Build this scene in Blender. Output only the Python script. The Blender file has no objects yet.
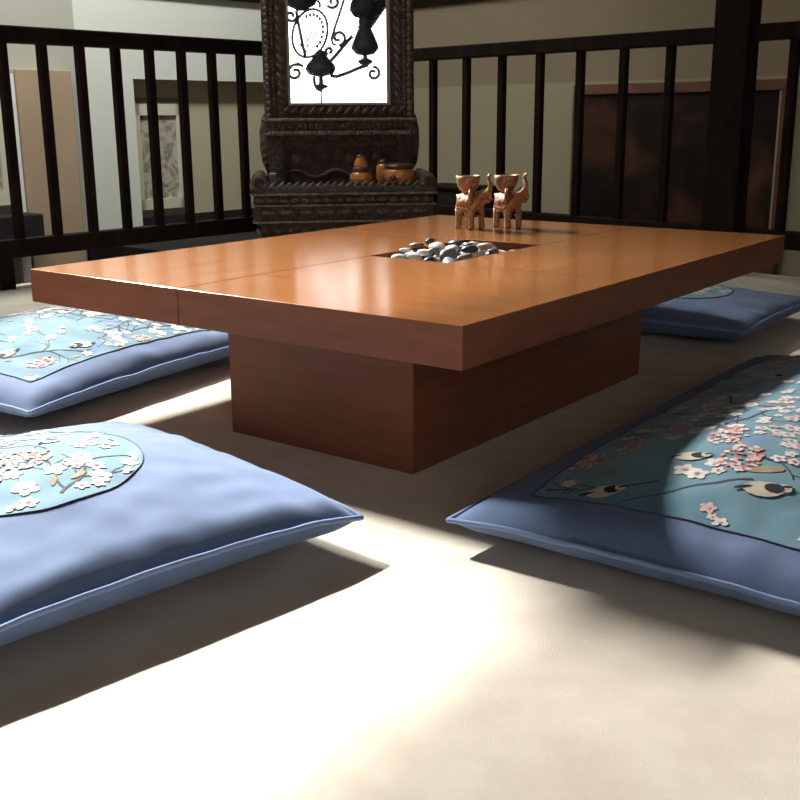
import bpy, math, random
from mathutils import Vector, Matrix, noise
R_ = random.Random(7)
sc = bpy.context.scene
COL = sc.collection
PI = math.pi
V = Vector

# ------------------------------------------------------------------ camera
FPX, PITCH, ROLL, CAMH = 1056.87, 0.2621, -0.0070, 0.60
fw = V((0, math.cos(PITCH), -math.sin(PITCH)))
rt0 = V((1, 0, 0)); up0 = rt0.cross(fw)
rt = rt0 * math.cos(ROLL) + up0 * math.sin(ROLL)
up = up0 * math.cos(ROLL) - rt0 * math.sin(ROLL)
CAM = V((0, 0, CAMH))
cd = bpy.data.cameras.new('camera'); co = bpy.data.objects.new('camera', cd); COL.objects.link(co)
m = Matrix((rt, up, -fw)).transposed().to_4x4(); m.translation = CAM
co.matrix_world = m
cd.sensor_fit = 'HORIZONTAL'; cd.sensor_width = 36; cd.lens = 36 * FPX / 800; cd.clip_start = 0.02
sc.camera = co

def ray(x, y):
    return (fw + rt * ((x - 400) / FPX) - up * ((y - 400) / FPX)).normalized()
def fl(x, y, z=0.0):
    d = ray(x, y); return CAM + d * ((z - CAMH) / d.z)
def onpl(x, y, p0, n, o=None, d=None):
    o = CAM if o is None else o; d = ray(x, y) if d is None else d
    return o + d * ((p0 - o).dot(n) / d.dot(n))

# ------------------------------------------------------------------ materials
def new_mat(name):
    mt = bpy.data.materials.new(name); mt.use_nodes = True
    nt = mt.node_tree; b = nt.nodes['Principled BSDF']
    return mt, nt, b
def simple(name, col, rough=0.6, metal=0.0, coat=0.0, spec=0.5):
    mt, nt, b = new_mat(name)
    b.inputs['Base Color'].default_value = (*col, 1); b.inputs['Roughness'].default_value = rough
    b.inputs['Metallic'].default_value = metal; b.inputs['Coat Weight'].default_value = coat
    b.inputs['Specular IOR Level'].default_value = spec
    return mt
def noisy(name, c1, c2, scale=(20, 20, 20), rough=0.6, bump=0.0, bscale=None, detail=6, coat=0.0, metal=0.0, lo=.35, hi=.65, bdist=.004, spec=.5, sheen=0):
    mt, nt, b = new_mat(name); N = nt.nodes; L = nt.links
    tc = N.new('ShaderNodeTexCoord'); mp = N.new('ShaderNodeMapping'); mp.inputs['Scale'].default_value = scale
    L.new(tc.outputs['Object'], mp.inputs['Vector'])
    nz = N.new('ShaderNodeTexNoise'); nz.inputs['Scale'].default_value = 1; nz.inputs['Detail'].default_value = detail
    L.new(mp.outputs[0], nz.inputs['Vector'])
    cr = N.new('ShaderNodeValToRGB'); cr.color_ramp.elements[0].position = lo; cr.color_ramp.elements[1].position = hi
    cr.color_ramp.elements[0].color = (*c1, 1); cr.color_ramp.elements[1].color = (*c2, 1)
    L.new(nz.outputs['Fac'], cr.inputs[0]); L.new(cr.outputs[0], b.inputs['Base Color'])
    b.inputs['Roughness'].default_value = rough; b.inputs['Coat Weight'].default_value = coat; b.inputs['Metallic'].default_value = metal
    b.inputs['Specular IOR Level'].default_value = spec; b.inputs['Sheen Weight'].default_value = sheen
    if bump:
        n2 = N.new('ShaderNodeTexNoise'); n2.inputs['Scale'].default_value = bscale or 200; n2.inputs['Detail'].default_value = 4
        L.new(tc.outputs['Object'], n2.inputs['Vector'])
        bp = N.new('ShaderNodeBump'); bp.inputs['Strength'].default_value = bump; bp.inputs['Distance'].default_value = bdist
        L.new(n2.outputs['Fac'], bp.inputs['Height']); L.new(bp.outputs[0], b.inputs['Normal'])
    return mt
M = {}
M['carpet'] = noisy('carpet', (.64, .57, .48), (.74, .67, .57), (9, 9, 9), .95, .3, 420, bdist=.003, spec=.1)
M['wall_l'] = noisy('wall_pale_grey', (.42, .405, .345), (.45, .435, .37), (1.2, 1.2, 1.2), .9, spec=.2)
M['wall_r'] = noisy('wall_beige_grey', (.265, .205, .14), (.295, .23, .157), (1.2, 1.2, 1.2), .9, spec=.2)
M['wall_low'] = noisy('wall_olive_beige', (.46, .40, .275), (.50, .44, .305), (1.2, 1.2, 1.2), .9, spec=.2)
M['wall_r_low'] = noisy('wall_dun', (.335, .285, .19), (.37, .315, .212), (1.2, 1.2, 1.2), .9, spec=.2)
M['white'] = simple('white_paint', (.78, .78, .74), .8, spec=.2)
M['ceil'] = simple('dark_ceiling_boards', (.10, .075, .055), .8, spec=.2)
M['brown'] = simple('umber_plaster', (.22, .18, .14), .9, spec=.2)
M['pier'] = simple('white_pier_paint', (.68, .68, .61), .8, spec=.2)
M['tan'] = noisy('tan_board', (.40, .285, .19), (.44, .315, .215), (3, 3, 1), .75, spec=.2)
M['rail'] = noisy('dark_rail_wood', (.009, .005, .004), (.019, .010, .0075), (30, 30, 6), .6, spec=.08)
M['dark'] = simple('dark_board', (.024, .02, .018), .85, spec=.15)
M['slate'] = noisy('dark_slate', (.014, .013, .012), (.024, .022, .020), (4, 4, 4), .9, spec=.1)
M['void'] = simple('lower_floor', (.10, .085, .065), .9)
M['blue'] = noisy('blue_cotton', (.094, .140, .25), (.108, .158, .28), (14, 14, 14), .85, .35, 500, bdist=.001, spec=.2, sheen=.08)
M['pipe'] = simple('blue_piping', (.17, .235, .40), .8, spec=.2)
M['edge'] = simple('navy_edging', (.03, .04, .08), .8)
M['teal'] = noisy('teal_print', (.06, .165, .225), (.09, .20, .26), (12, 12, 12), .8, .2, 500, bdist=.001, spec=.2, sheen=.2)
M['petal'] = noisy('white_petal', (.50, .46, .44), (.62, .59, .57), (60, 60, 60), .85, spec=.2)
M['petal2'] = noisy('blush_petal', (.54, .36, .33), (.64, .53, .50), (70, 70, 70), .85, spec=.2)
M['pink'] = noisy('coral_petal', (.45, .10, .10), (.58, .24, .22), (80, 80, 80), .85, spec=.2)
M['twig'] = simple('twig_print', (.055, .06, .075), .85, spec=.2)
M['ochre'] = noisy('ochre_leaf', (.27, .20, .12), (.36, .29, .19), (50, 50, 50), .85, spec=.2)
M['bird'] = noisy('bird_cream', (.46, .40, .31), (.55, .50, .41), (50, 50, 50), .85, spec=.2)
M['bird_dark'] = simple('bird_dark', (.018, .018, .022), .85, spec=.2)
M['lilac'] = simple('lilac_haze', (.14, .21, .36), .85, spec=.2)
PRINT = [M['teal'], M['petal'], M['petal2'], M['pink'], M['twig'], M['ochre'], M['bird'], M['bird_dark'], M['lilac']]

def wood_mat(name, c1, c2, c3, scale, rough, coat=.0, bump=.05, spec=.5):
    mt, nt, b = new_mat(name); N = nt.nodes; L = nt.links
    tc = N.new('ShaderNodeTexCoord'); mp = N.new('ShaderNodeMapping'); mp.inputs['Scale'].default_value = scale
    L.new(tc.outputs['Object'], mp.inputs['Vector'])
    nz = N.new('ShaderNodeTexNoise'); nz.inputs['Scale'].default_value = 1; nz.inputs['Detail'].default_value = 8; nz.inputs['Roughness'].default_value = .62
    nz.inputs['Distortion'].default_value = .4
    L.new(mp.outputs[0], nz.inputs['Vector'])
    cr = N.new('ShaderNodeValToRGB'); e = cr.color_ramp.elements
    e[0].position = .28; e[0].color = (*c1, 1); e[1].position = .72; e[1].color = (*c3, 1)
    k = e.new(.5); k.color = (*c2, 1)
    L.new(nz.outputs['Fac'], cr.inputs[0]); L.new(cr.outputs[0], b.inputs['Base Color'])
    b.inputs['Specular IOR Level'].default_value = spec; b.inputs['Roughness'].default_value = rough; b.inputs['Coat Weight'].default_value = coat; b.inputs['Coat Roughness'].default_value = .12
    bp = N.new('ShaderNodeBump'); bp.inputs['Strength'].default_value = bump; bp.inputs['Distance'].default_value = .002
    L.new(nz.outputs['Fac'], bp.inputs['Height']); L.new(bp.outputs[0], b.inputs['Normal'])
    return mt
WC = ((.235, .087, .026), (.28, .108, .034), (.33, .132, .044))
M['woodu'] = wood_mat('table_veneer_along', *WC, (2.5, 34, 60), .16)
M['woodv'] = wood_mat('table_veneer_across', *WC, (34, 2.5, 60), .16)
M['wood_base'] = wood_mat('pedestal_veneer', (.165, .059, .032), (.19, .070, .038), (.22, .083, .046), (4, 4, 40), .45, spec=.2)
M['wood_edge_shade'] = wood_mat('table_edge_shade', (.165, .056, .030), (.19, .067, .036), (.22, .080, .044), (6, 6, 40), .45, spec=.2)  # table wood again, darkened in its colour for the shaded side faces
M['tray'] = simple('tray_dark', (.03, .017, .010), .5)

def carved(name, c1, c2, scale, strength):
    mt, nt, b = new_mat(name); N = nt.nodes; L = nt.links
    tc = N.new('ShaderNodeTexCoord')
    vo = N.new('ShaderNodeTexVoronoi'); vo.inputs['Scale'].default_value = scale; vo.feature = 'SMOOTH_F1'
    nz = N.new('ShaderNodeTexNoise'); nz.inputs['Scale'].default_value = scale * .6; nz.inputs['Detail'].default_value = 5
    L.new(tc.outputs['Object'], nz.inputs['Vector'])
    mx = N.new('ShaderNodeMixRGB'); mx.inputs[0].default_value = .12
    L.new(tc.outputs['Object'], mx.inputs[1]); L.new(nz.outputs['Color'], mx.inputs[2]); L.new(mx.outputs[0], vo.inputs['Vector'])
    cr = N.new('ShaderNodeValToRGB'); e = cr.color_ramp.elements
    e[0].position = .35; e[0].color = (*c1, 1); e[1].position = .68; e[1].color = (*c2, 1)
    L.new(nz.outputs['Fac'], cr.inputs[0]); L.new(cr.outputs[0], b.inputs['Base Color'])
    b.inputs['Roughness'].default_value = .42
    bp = N.new('ShaderNodeBump'); bp.inputs['Strength'].default_value = strength; bp.inputs['Distance'].default_value = .012; bp.invert = True
    L.new(vo.outputs['Distance'], bp.inputs['Height']); L.new(bp.outputs[0], b.inputs['Normal'])
    return mt
M['carve'] = carved('carved_dark_wood', (.026, .014, .010), (.075, .042, .030), 60, .7)
M['carve2'] = carved('carved_brown_wood', (.030, .016, .011), (.14, .078, .054), 75, .7)
M['carve_hi'] = carved('worn_carving', (.10, .065, .05), (.30, .21, .17), 80, .5)
M['carve3'] = carved('worn_relief', (.045, .025, .018), (.20, .118, .085), 90, .4)
M['lip'] = simple('worn_gilt_lip', (.22, .16, .11), .4, .3)
M['mirror'] = simple('mirror_silver', (.93, .93, .93), .015, 1.0)
M['bronze'] = noisy('gilt_bronze', (.30, .165, .09), (.62, .40, .26), (150, 150, 150), .55, .8, 220, metal=.75, bdist=.002)
M['glaze'] = noisy('amber_glaze', (.52, .17, .04), (.66, .26, .075), (30, 30, 30), .22, coat=.4)
M['umber'] = noisy('umber_glaze', (.05, .022, .014), (.10, .045, .03), (60, 60, 60), .35)
M['pewter'] = simple('grey_glass', (.32, .36, .42), .15, .4)
M['iron'] = simple('black_iron', (.004, .0045, .006), .7, spec=.12)
M['st_w'] = noisy('stone_white', (.55, .53, .49), (.70, .68, .64), (40, 40, 40), .5)
M['st_g'] = noisy('stone_grey', (.13, .135, .14), (.24, .24, .24), (60, 60, 60), .5)
M['st_k'] = noisy('stone_black', (.02, .024, .032), (.05, .055, .065), (60, 60, 60), .35)
M['st_b'] = noisy('stone_brown', (.10, .05, .035), (.19, .11, .08), (60, 60, 60), .45)
M['st_p'] = noisy('stone_pink', (.45, .33, .26), (.58, .45, .36), (60, 60, 60), .5)

def glow(name, col, s):
    mt, nt, b = new_mat(name); nt.nodes.remove(b)
    em = nt.nodes.new('ShaderNodeEmission'); em.inputs[0].default_value = (*col, 1); em.inputs[1].default_value = s
    nt.links.new(em.outputs[0], nt.nodes['Material Output'].inputs[0]); return mt
M['pane'] = glow('daylit_pane', (1, .98, .95), 5.0)

def painting(name, cols, scale, seedz, dist=1.2):
    mt, nt, b = new_mat(name); N = nt.nodes; L = nt.links
    tc = N.new('ShaderNodeTexCoord'); mp = N.new('ShaderNodeMapping'); mp.inputs['Scale'].default_value = scale; mp.inputs['Location'].default_value = (seedz, seedz, seedz)
    L.new(tc.outputs['Object'], mp.inputs['Vector'])
    nz = N.new('ShaderNodeTexNoise'); nz.inputs['Scale'].default_value = 1; nz.inputs['Detail'].default_value = 5; nz.inputs['Distortion'].default_value = dist
    L.new(mp.outputs[0], nz.inputs['Vector'])
    cr = N.new('ShaderNodeValToRGB'); e = cr.color_ramp.elements
    e[0].position = .3; e[0].color = (*cols[0], 1); e[1].position = .72; e[1].color = (*cols[-1], 1)
    for i, c in enumerate(cols[1:-1]):
        k = e.new(.3 + .42 * (i + 1) / (len(cols) - 1)); k.color = (*c, 1)
    L.new(nz.outputs['Fac'], cr.inputs[0]); L.new(cr.outputs[0], b.inputs['Base Color']); b.inputs['Roughness'].default_value = .4
    return mt
M['sketch'] = painting('sepia_sketch', [(.10, .085, .07), (.30, .26, .20), (.52, .47, .38), (.22, .19, .16), (.45, .40, .32)], (11, 11, 7), 3.1, .5)
M['frame_red'] = noisy('red_brown_frame', (.12, .045, .025), (.17, .065, .035), (10, 10, 10), .4)
M['mat'] = simple('cream_mat', (.60, .55, .43), .8)
M['goldline'] = simple('pale_frame_edge', (.42, .32, .24), .4)

def big_painting():
    mt, nt, b = new_mat('dark_russet_painting'); N = nt.nodes; L = nt.links
    tc = N.new('ShaderNodeTexCoord'); sp = N.new('ShaderNodeSeparateXYZ'); L.new(tc.outputs['Object'], sp.inputs[0])
    mp = N.new('ShaderNodeMapping'); mp.inputs['Scale'].default_value = (3.2, 3.2, 1.9); L.new(tc.outputs['Object'], mp.inputs[0])
    nz = N.new('ShaderNodeTexNoise'); nz.inputs['Scale'].default_value = 1; nz.inputs['Detail'].default_value = 4; nz.inputs['Distortion'].default_value = .6
    L.new(mp.outputs[0], nz.inputs['Vector'])
    a = N.new('ShaderNodeMath'); a.operation = 'MULTIPLY_ADD'; a.inputs[1].default_value = -.42; L.new(sp.outputs['Z'], a.inputs[0]); L.new(nz.outputs['Fac'], a.inputs[2])
    cr = N.new('ShaderNodeValToRGB'); e = cr.color_ramp.elements
    e[0].position = .34; e[0].color = (.010, .007, .006, 1); e[1].position = .84; e[1].color = (.15, .062, .034, 1)
    k = e.new(.50); k.color = (.024, .013, .010, 1); k = e.new(.66); k.color = (.085, .032, .019, 1)
    L.new(a.outputs[0], cr.inputs[0]); L.new(cr.outputs[0], b.inputs['Base Color']); b.inputs['Roughness'].default_value = .45; b.inputs['Specular IOR Level'].default_value = .15
    return mt
M['bigart'] = big_painting()

# ------------------------------------------------------------------ mesh builder
class MB:
    def __init__(s): s.v = []; s.f = []; s.mi = []; s.sm = []
    def add(s, vs, fs, mi=0, smooth=False, T=None):
        o = len(s.v)
        s.v += [tuple(T @ V(p)) if T else tuple(p) for p in vs]
        for f in fs: s.f.append([o + i for i in f]); s.mi.append(mi); s.sm.append(smooth)
        return s
    def box(s, a, b, T=None, mi=0, bev=0.0):
        (x0, y0, z0), (x1, y1, z1) = a, b
        if bev <= 0:
            vs = [(x0, y0, z0), (x1, y0, z0), (x1, y1, z0), (x0, y1, z0), (x0, y0, z1), (x1, y0, z1), (x1, y1, z1), (x0, y1, z1)]
            return s.add(vs, [(0, 3, 2, 1), (4, 5, 6, 7), (0, 1, 5, 4), (1, 2, 6, 5), (2, 3, 7, 6), (3, 0, 4, 7)], mi, False, T)
        import bmesh
        bm = bmesh.new(); bmesh.ops.create_cube(bm, size=1)
        for q in bm.verts: q.co = V(((x0 + x1) / 2 + q.co.x * (x1 - x0), (y0 + y1) / 2 + q.co.y * (y1 - y0), (z0 + z1) / 2 + q.co.z * (z1 - z0)))
        bmesh.ops.bevel(bm, geom=list(bm.edges), offset=bev, segments=2, profile=.5, affect='EDGES')
        bm.verts.index_update(); vs = [q.co.copy() for q in bm.verts]; fs = [[q.index for q in f.verts] for f in bm.faces]; bm.free()
        return s.add(vs, fs, mi, False, T)
    def prism(s, poly, z0, z1, T=None, mi=0):
        n = len(poly)
        vs = [(x, y, z0) for x, y in poly] + [(x, y, z1) for x, y in poly]
        fs = [list(range(n))[::-1], list(range(n, 2 * n))] + [(i, (i + 1) % n, n + (i + 1) % n, n + i) for i in range(n)]
        return s.add(vs, fs, mi, False, T)
    def lathe(s, prof, n=24, T=None, mi=0, sy=1.0):
        vs = []; fs = []
        for r, z in prof:
            for i in range(n):
                a = 2 * PI * i / n; vs.append((r * math.cos(a), r * math.sin(a) * sy, z))
        for k in range(len(prof) - 1):
            for i in range(n):
                j = (i + 1) % n; fs.append((k * n + i, k * n + j, (k + 1) * n + j, (k + 1) * n + i))
        fs.append(list(range(n))[::-1]); fs.append([(len(prof) - 1) * n + i for i in range(n)])
        return s.add(vs, fs, mi, True, T)
    def ball(s, c, r, T=None, mi=0, n=10, k=6, rot=None):
        vs = []; fs = []
        rx, ry, rz = (r, r, r) if not hasattr(r, '__len__') else r
        for a in range(k + 1):
            t = PI * a / k
            for i in range(n):
                ph = 2 * PI * i / n
                p = V((rx * math.sin(t) * math.cos(ph), ry * math.sin(t) * math.sin(ph), rz * math.cos(t)))
                if rot is not None: p = rot @ p
                vs.append(p + V(c))
        for a in range(k):
            for i in range(n):
                j = (i + 1) % n; fs.append((a * n + i, (a + 1) * n + i, (a + 1) * n + j, a * n + j))
        return s.add(vs, fs, mi, True, T)
    def tube(s, path, r, n=8, closed=False, T=None, mi=0, flat=1.0):
        path = [V(p) for p in path]; N = len(path); rr = r if hasattr(r, '__len__') else [r] * N
        vs = []; fs = []; prev = None
        for i in range(N):
            a = path[(i - 1) % N] if (closed or i > 0) else path[i]; b = path[(i + 1) % N] if (closed or i < N - 1) else path[i]
            t = (b - a)
            t = t.normalized() if t.length > 1e-9 else V((0, 0, 1))
            if prev is None: x = t.orthogonal().normalized()
            else:
                x = prev - t * prev.dot(t); x = x.normalized() if x.length > 1e-6 else t.orthogonal().normalized()
            prev = x; y = t.cross(x)
            for k in range(n):
                an = 2 * PI * k / n; vs.append(path[i] + (x * math.cos(an) + y * math.sin(an) * flat) * rr[i])
        for i in range(N if closed else N - 1):
            j = (i + 1) % N
            for k in range(n):
                l = (k + 1) % n; fs.append((i * n + k, i * n + l, j * n + l, j * n + k))
        if not closed:
            fs.append(list(range(n))[::-1]); fs.append([(N - 1) * n + k for k in range(n)])
        return s.add(vs, fs, mi, True, T)
    def build(s, name, mats, parent=None, loc=None):
        me = bpy.data.meshes.new(name); vv = s.v
        if loc is not None: vv = [tuple(V(p) - V(loc)) for p in s.v]
        me.from_pydata(vv, [], s.f); me.update()
        for mt in (mats if isinstance(mats, (list, tuple)) else [mats]): me.materials.append(mt)
        me.polygons.foreach_set('material_index', s.mi); me.polygons.foreach_set('use_smooth', s.sm)
        o = bpy.data.objects.new(name, me); COL.objects.link(o)
        if loc is not None: o.location = loc
        if parent is not None: o.parent = parent
        return o
def tag(o, label, cat, group=None):
    o['label'] = label; o['category'] = cat
    if group: o['group'] = group
    return o
def thing(name, label, cat, loc=(0, 0, 0), rz=0.0, group=None):
    o = bpy.data.objects.new(name, None); COL.objects.link(o); o.location = loc; o.rotation_euler = (0, 0, rz)
    o.empty_display_size = .1
    return tag(o, label, cat, group)
def struct(o):
    o['kind'] = 'structure'; return o
def copy_tree(o, parent=None):
    c = o.copy(); COL.objects.link(c)
    if parent is not None: c.parent = parent
    for ch in list(o.children): copy_tree(ch, c)
    return c
def frame(origin, ex, ey):
    ex = V(ex).normalized(); ey = V(ey).normalized(); ez = ex.cross(ey)
    m = Matrix((ex, ey, ez)).transposed().to_4x4(); m.translation = V(origin); return m

# ------------------------------------------------------------------ layout
TA = 0.92204; U = V((math.cos(TA), math.sin(TA), 0)); W = V((-U.y, U.x, 0)); TO = V((0.0931, 1.5335, 0))
TL, TW, TZ, TB = 1.4755, 1.0770, 0.3005, 0.2321
def uv(a, b, z=0.0): return TO + U * a + W * b + V((0, 0, z))

RC = V((-.0013, 5.50, 0)); TH = math.radians(48.96); T2 = math.radians(46.63)
Ld = -V((math.cos(TH), math.sin(TH), 0)); Rd = V((math.cos(T2), -math.sin(T2), 0))      # along the rails, away from the corner
Ln = V((-math.sin(TH), math.cos(TH), 0)); Rn = V((math.sin(T2), math.cos(T2), 0))       # outward
W1, W2 = 1.25, 1.25
LP = RC + Ln * W1; RP = RC + Rn * W2
def lw(x, y, off=0.0): return onpl(x, y, LP - Ln * off, Ln)
def rw(x, y, off=0.0): return onpl(x, y, RP - Rn * off, Rn)
def lcoord(P): return (P - RC).dot(Ld)
def rcoord(P): return (P - RC).dot(Rd)

# ------------------------------------------------------------------ floor, walls, ceiling
CEIL = 2.9; LOW = -1.6
def inter(p, d, q, e):
    det = d.x * (-e.y) - (-e.x) * d.y; r = q - p
    t = (r.x * (-e.y) - (-e.x) * r.y) / det; return p + d * t
fe = .07
c0 = inter(RC + Ln * fe, Ld, RC + Rn * fe, Rd)
wc = inter(LP, Ld, RP, Rd)                        # corner of the two far walls
BACK = -3.2
def toy(p, d, y): return p + d * ((y - p.y) / d.y)
a1 = toy(c0, Ld, -1.0) if False else c0 + Ld * 6.6
b1 = c0 + Rd * 5.2
flp = [c0, a1, V((a1.x, BACK, 0)), V((b1.x, BACK, 0)), b1]
f = MB().prism([(p.x, p.y) for p in flp][::-1][::-1], -.22, 0.0)
struct(f.build('floor', M['carpet']))
# lower level seen past the rails
f = MB().box((-7, -4, LOW - .1), (8, 10, LOW)); struct(f.build('floor_lower', M['void']))
# left far wall: pale grey, with an opening to a recess on its right
TH_W = .12
TL_ = frame(LP, -Ld, V((0, 0, 1)))               # x along the wall towards the corner, y up, z = towards the room
def lx(P): return (P - LP).dot(-Ld)
xo0 = lx(lw(133, 79)); xo1 = lx(wc) + .0
zo = (lw(133, 79).z + lw(262, 82).z) / 2
xl = -9.0
w = MB()
xm = lx(lw(84, 150))
w.box((xl, LOW, -TH_W), (xm, CEIL, 0), TL_, 0)
w.box((xm, LOW, -TH_W), (xo0, CEIL, 0), TL_, 1)
w.box((xo0, zo, -TH_W), (xo1 + .3, CEIL, 0), TL_, 1)
struct(w.build('wall_left', [M['wall_l'], M['pier']]))
RDP = .07
r = MB()
r.box((xo0 - .3, LOW, -RDP - .1), (xo1 + .6, CEIL, -RDP), TL_)
struct(r.build('wall_recess', M['wall_low']))
bz0, bz1 = -.02, .07
r = MB(); r.box((xo0 - .02, bz0, -RDP), (xo1 + .3, bz1, -RDP + .02), TL_)
struct(r.build('baseboard_left', M['dark']))
# right far wall
TR_ = frame(RP, Rd, V((0, 0, 1)))
def rx(P): return (P - RP).dot(Rd)
zt = rw(440, 87).z
w = MB()
w.box((rx(wc) - .3, zt, -TH_W), (8.0, CEIL, 0), TR_, 0)
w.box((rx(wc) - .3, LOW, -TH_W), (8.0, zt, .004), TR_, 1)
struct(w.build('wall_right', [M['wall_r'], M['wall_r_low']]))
for s_ in (0, 1): pass
# dark beams high on both walls
bl = (lw(230, 0).z + lw(262, 4).z) / 2; br = (rw(415, 5).z + rw(520, 0).z) / 2; bz = (bl + br) / 2
t = MB(); t.box((xl, bl, .0), (xo1 - .0, bl + .16, .025), TL_); struct(t.build('trim_1', M['rail']))
t = MB(); t.box((rx(wc), br, .0), (8.0, br + .16, .025), TR_); struct(t.build('trim_2', M['rail']))
# back wall behind the viewer, side walls, ceiling with a skylight well
lx_end = (LP + Ld * 9); rx_end = (RP + Rd * 8)
w = MB(); w.box((-8, BACK - .12, LOW), (8, BACK, 5.6)); back = w
struct(back.build('wall_back', M['brown']))
def wall_between(a, b, name, mat):
    d = (b - a); T = frame(a, d, V((0, 0, 1)))
    x = MB(); x.box((0, LOW, -.1), (d.length, CEIL, 0), T); return struct(x.build(name, mat))
wall_between(V((-7.2, BACK, 0)), V((-7.2, 1.2, 0)), 'wall_side', M['brown'])
wall_between(V((6.8, 1.5, 0)), V((6.8, BACK, 0)), 'wall_far_side', M['brown'])

# skylight: daylight strip above an opening in the ceiling
S1 = dict(u=1.9, v=6.15, z=5.35)
def ceil_pt(fu, fv, su, sv):     # where the ray from the floor point to the source crosses the ceiling
    k = CEIL / S1['z']; return (fu + (su - fu) * k, fv + (sv - fv) * k)
e0 = ceil_pt(-.10, -.19, 1.9, S1['v']); e1 = ceil_pt(-.62, -.22, 1.9, S1['v'])
sl = (e1[1] - e0[1]) / (e1[0] - e0[0])
HU0, HU1 = -2.6, .98
def ev(u): return e0[1] + sl * (u - e0[0])
HV1 = 5.6
cp = []
ext = 9.0
pieces = [
    [(-ext, -ext), (ext, -ext), (ext, ev(HU1)), (HU1, ev(HU1)), (HU0, ev(HU0)), (-ext, ev(HU0))],
    [(-ext, ev(HU0)), (HU0, ev(HU0)), (HU0, HV1), (-ext, HV1)],
    [(HU1, ev(HU1)), (ext, ev(HU1)), (ext, HV1), (HU1, HV1)],
    [(-ext, HV1), (ext, HV1), (ext, HV1 + 3), (-ext, HV1 + 3)]]
cm = MB()
for pc in pieces:
    cm.prism([((uv(a, b)).x, (uv(a, b)).y) for a, b in pc], CEIL, CEIL + .12)
struct(cm.build('ceiling', M['ceil']))
def area(name, loc, target, sx, sy, power, col, xdir, spread=120):
    l = bpy.data.lights.new(name, 'AREA'); l.shape = 'RECTANGLE'; l.size = sx; l.size_y = sy; l.energy = power; l.color = col
    o = bpy.data.objects.new(name, l); COL.objects.link(o)
    z = (V(loc) - V(target)).normalized(); x = (V(xdir) - z * V(xdir).dot(z)).normalized(); y = z.cross(x)
    mm = Matrix((x, y, z)).transposed().to_4x4(); mm.translation = V(loc); o.matrix_world = mm; l.spread = math.radians(spread); return o
area('skylight_daylight', uv(S1['u'], S1['v'], S1['z']), uv(.0, .2, 0), 1.8, .10, 1750, (1, .975, .93), U)
area('clerestory_daylight', uv(1.5, 3.45, 2.32), uv(-.1, -.5, 0), 1.1, .20, 42, (1, .97, .92), U, 50)

lc_ = LP - Ln * .95 + Ld * 1.3
area('left_wall_fill', V((lc_.x, lc_.y, 2.86)), LP + Ld * 1.2 + V((0, 0, .6)), 3.2, .5, 105, (.95, 1, .96), Ld, 150)  # added fill, an unseen area lamp that brightens the left far wall
lc_ = RP - Rn * .62 + Rd * 1.6
area('right_wall_fill', V((lc_.x, lc_.y, 2.86)), RP + Rd * 1.6 + V((0, 0, .4)), 3.0, .4, 5, (1, .95, .84), Rd, 150)  # weaker added fill for the right far wall, no visible fitting
# window in the back wall (seen reflected in the mirror)
wz0, wz1 = .84, 2.55; wx0, wx1 = .22, 1.68
p_ = MB(); p_.box((wx0, BACK, wz0), (wx1, BACK + .012, wz1)); pane = struct(p_.build('window_1', M['pane']))
fr = MB()
for a, b in (((wx0 - .07, wz0 - .07), (wx1 + .07, wz0)), ((wx0 - .07, wz1), (wx1 + .07, wz1 + .07)), ((wx0 - .07, wz0), (wx0, wz1)), ((wx1, wz0), (wx1 + .07, wz1))):
    fr.box((a[0], BACK, a[1]), (b[0], BACK + .05, b[1]))
fro = fr.build('window_frame', M['white'], pane)

# world
wd = bpy.data.worlds.new('world'); sc.world = wd; wd.use_nodes = True
wd.node_tree.nodes['Background'].inputs[0].default_value = (.75, .85, 1, 1); wd.node_tree.nodes['Background'].inputs[1].default_value = .5

# ------------------------------------------------------------------ things on the far walls
# tan door board
xa, xb = lx(lw(11, 76)), lx(lw(66, 72)); zt_ = lw(40, 70).z
g = thing('door_panel', 'plain tan door board on the grey wall behind the left end of the railing', 'door', LP - Ld * 0)
g.matrix_world = TL_
b = MB().box((xa, -.75, .0), (xb, zt_, .045), None, 0, .004); b.build('board', M['tan'], g)
b = MB().box((xa - .055, -.75, .0), (xa - .004, zt_ - .02, .03)); b.build('light_slit', M['white'], g)  # white strip painted in place of a slit of window light
# far left picture
g = thing('framed_picture', 'cream framed picture at the left edge, beside the tan door board', 'picture'); g.matrix_world = TL_
z0, z1 = lw(2, 205).z, lw(2, 95).z; xr = min(lx(lw(8.5, 150)), xa - .06); xl_ = xr - .75
b = MB()
b.box((xl_, z0, 0), (xr, z0 + .07, .03)).box((xl_, z1 - .07, 0), (xr, z1, .03)).box((xl_, z0 + .07, 0), (xl_ + .07, z1 - .07, .03)).box((xr - .05, z0 + .07, 0), (xr, z1 - .07, .03))
b.build('frame', M['mat'], g)
MB().box((xl_ + .07, z0 + .07, .002), (xr - .05, z1 - .07, .015)).build('print', M['sketch'], g)
# dark ledge under it
z0, z1 = lw(10, 243).z, lw(10, 213).z; xr = lx(lw(25, 225))
b = MB().box((xr - 1.0, z0, 0), (xr, z1, .18), TL_, 0, .006); o = b.build('wall_ledge', M['dark'], None)
tag(o, 'dark wall ledge below the cream framed picture at the left edge', 'ledge')
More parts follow.
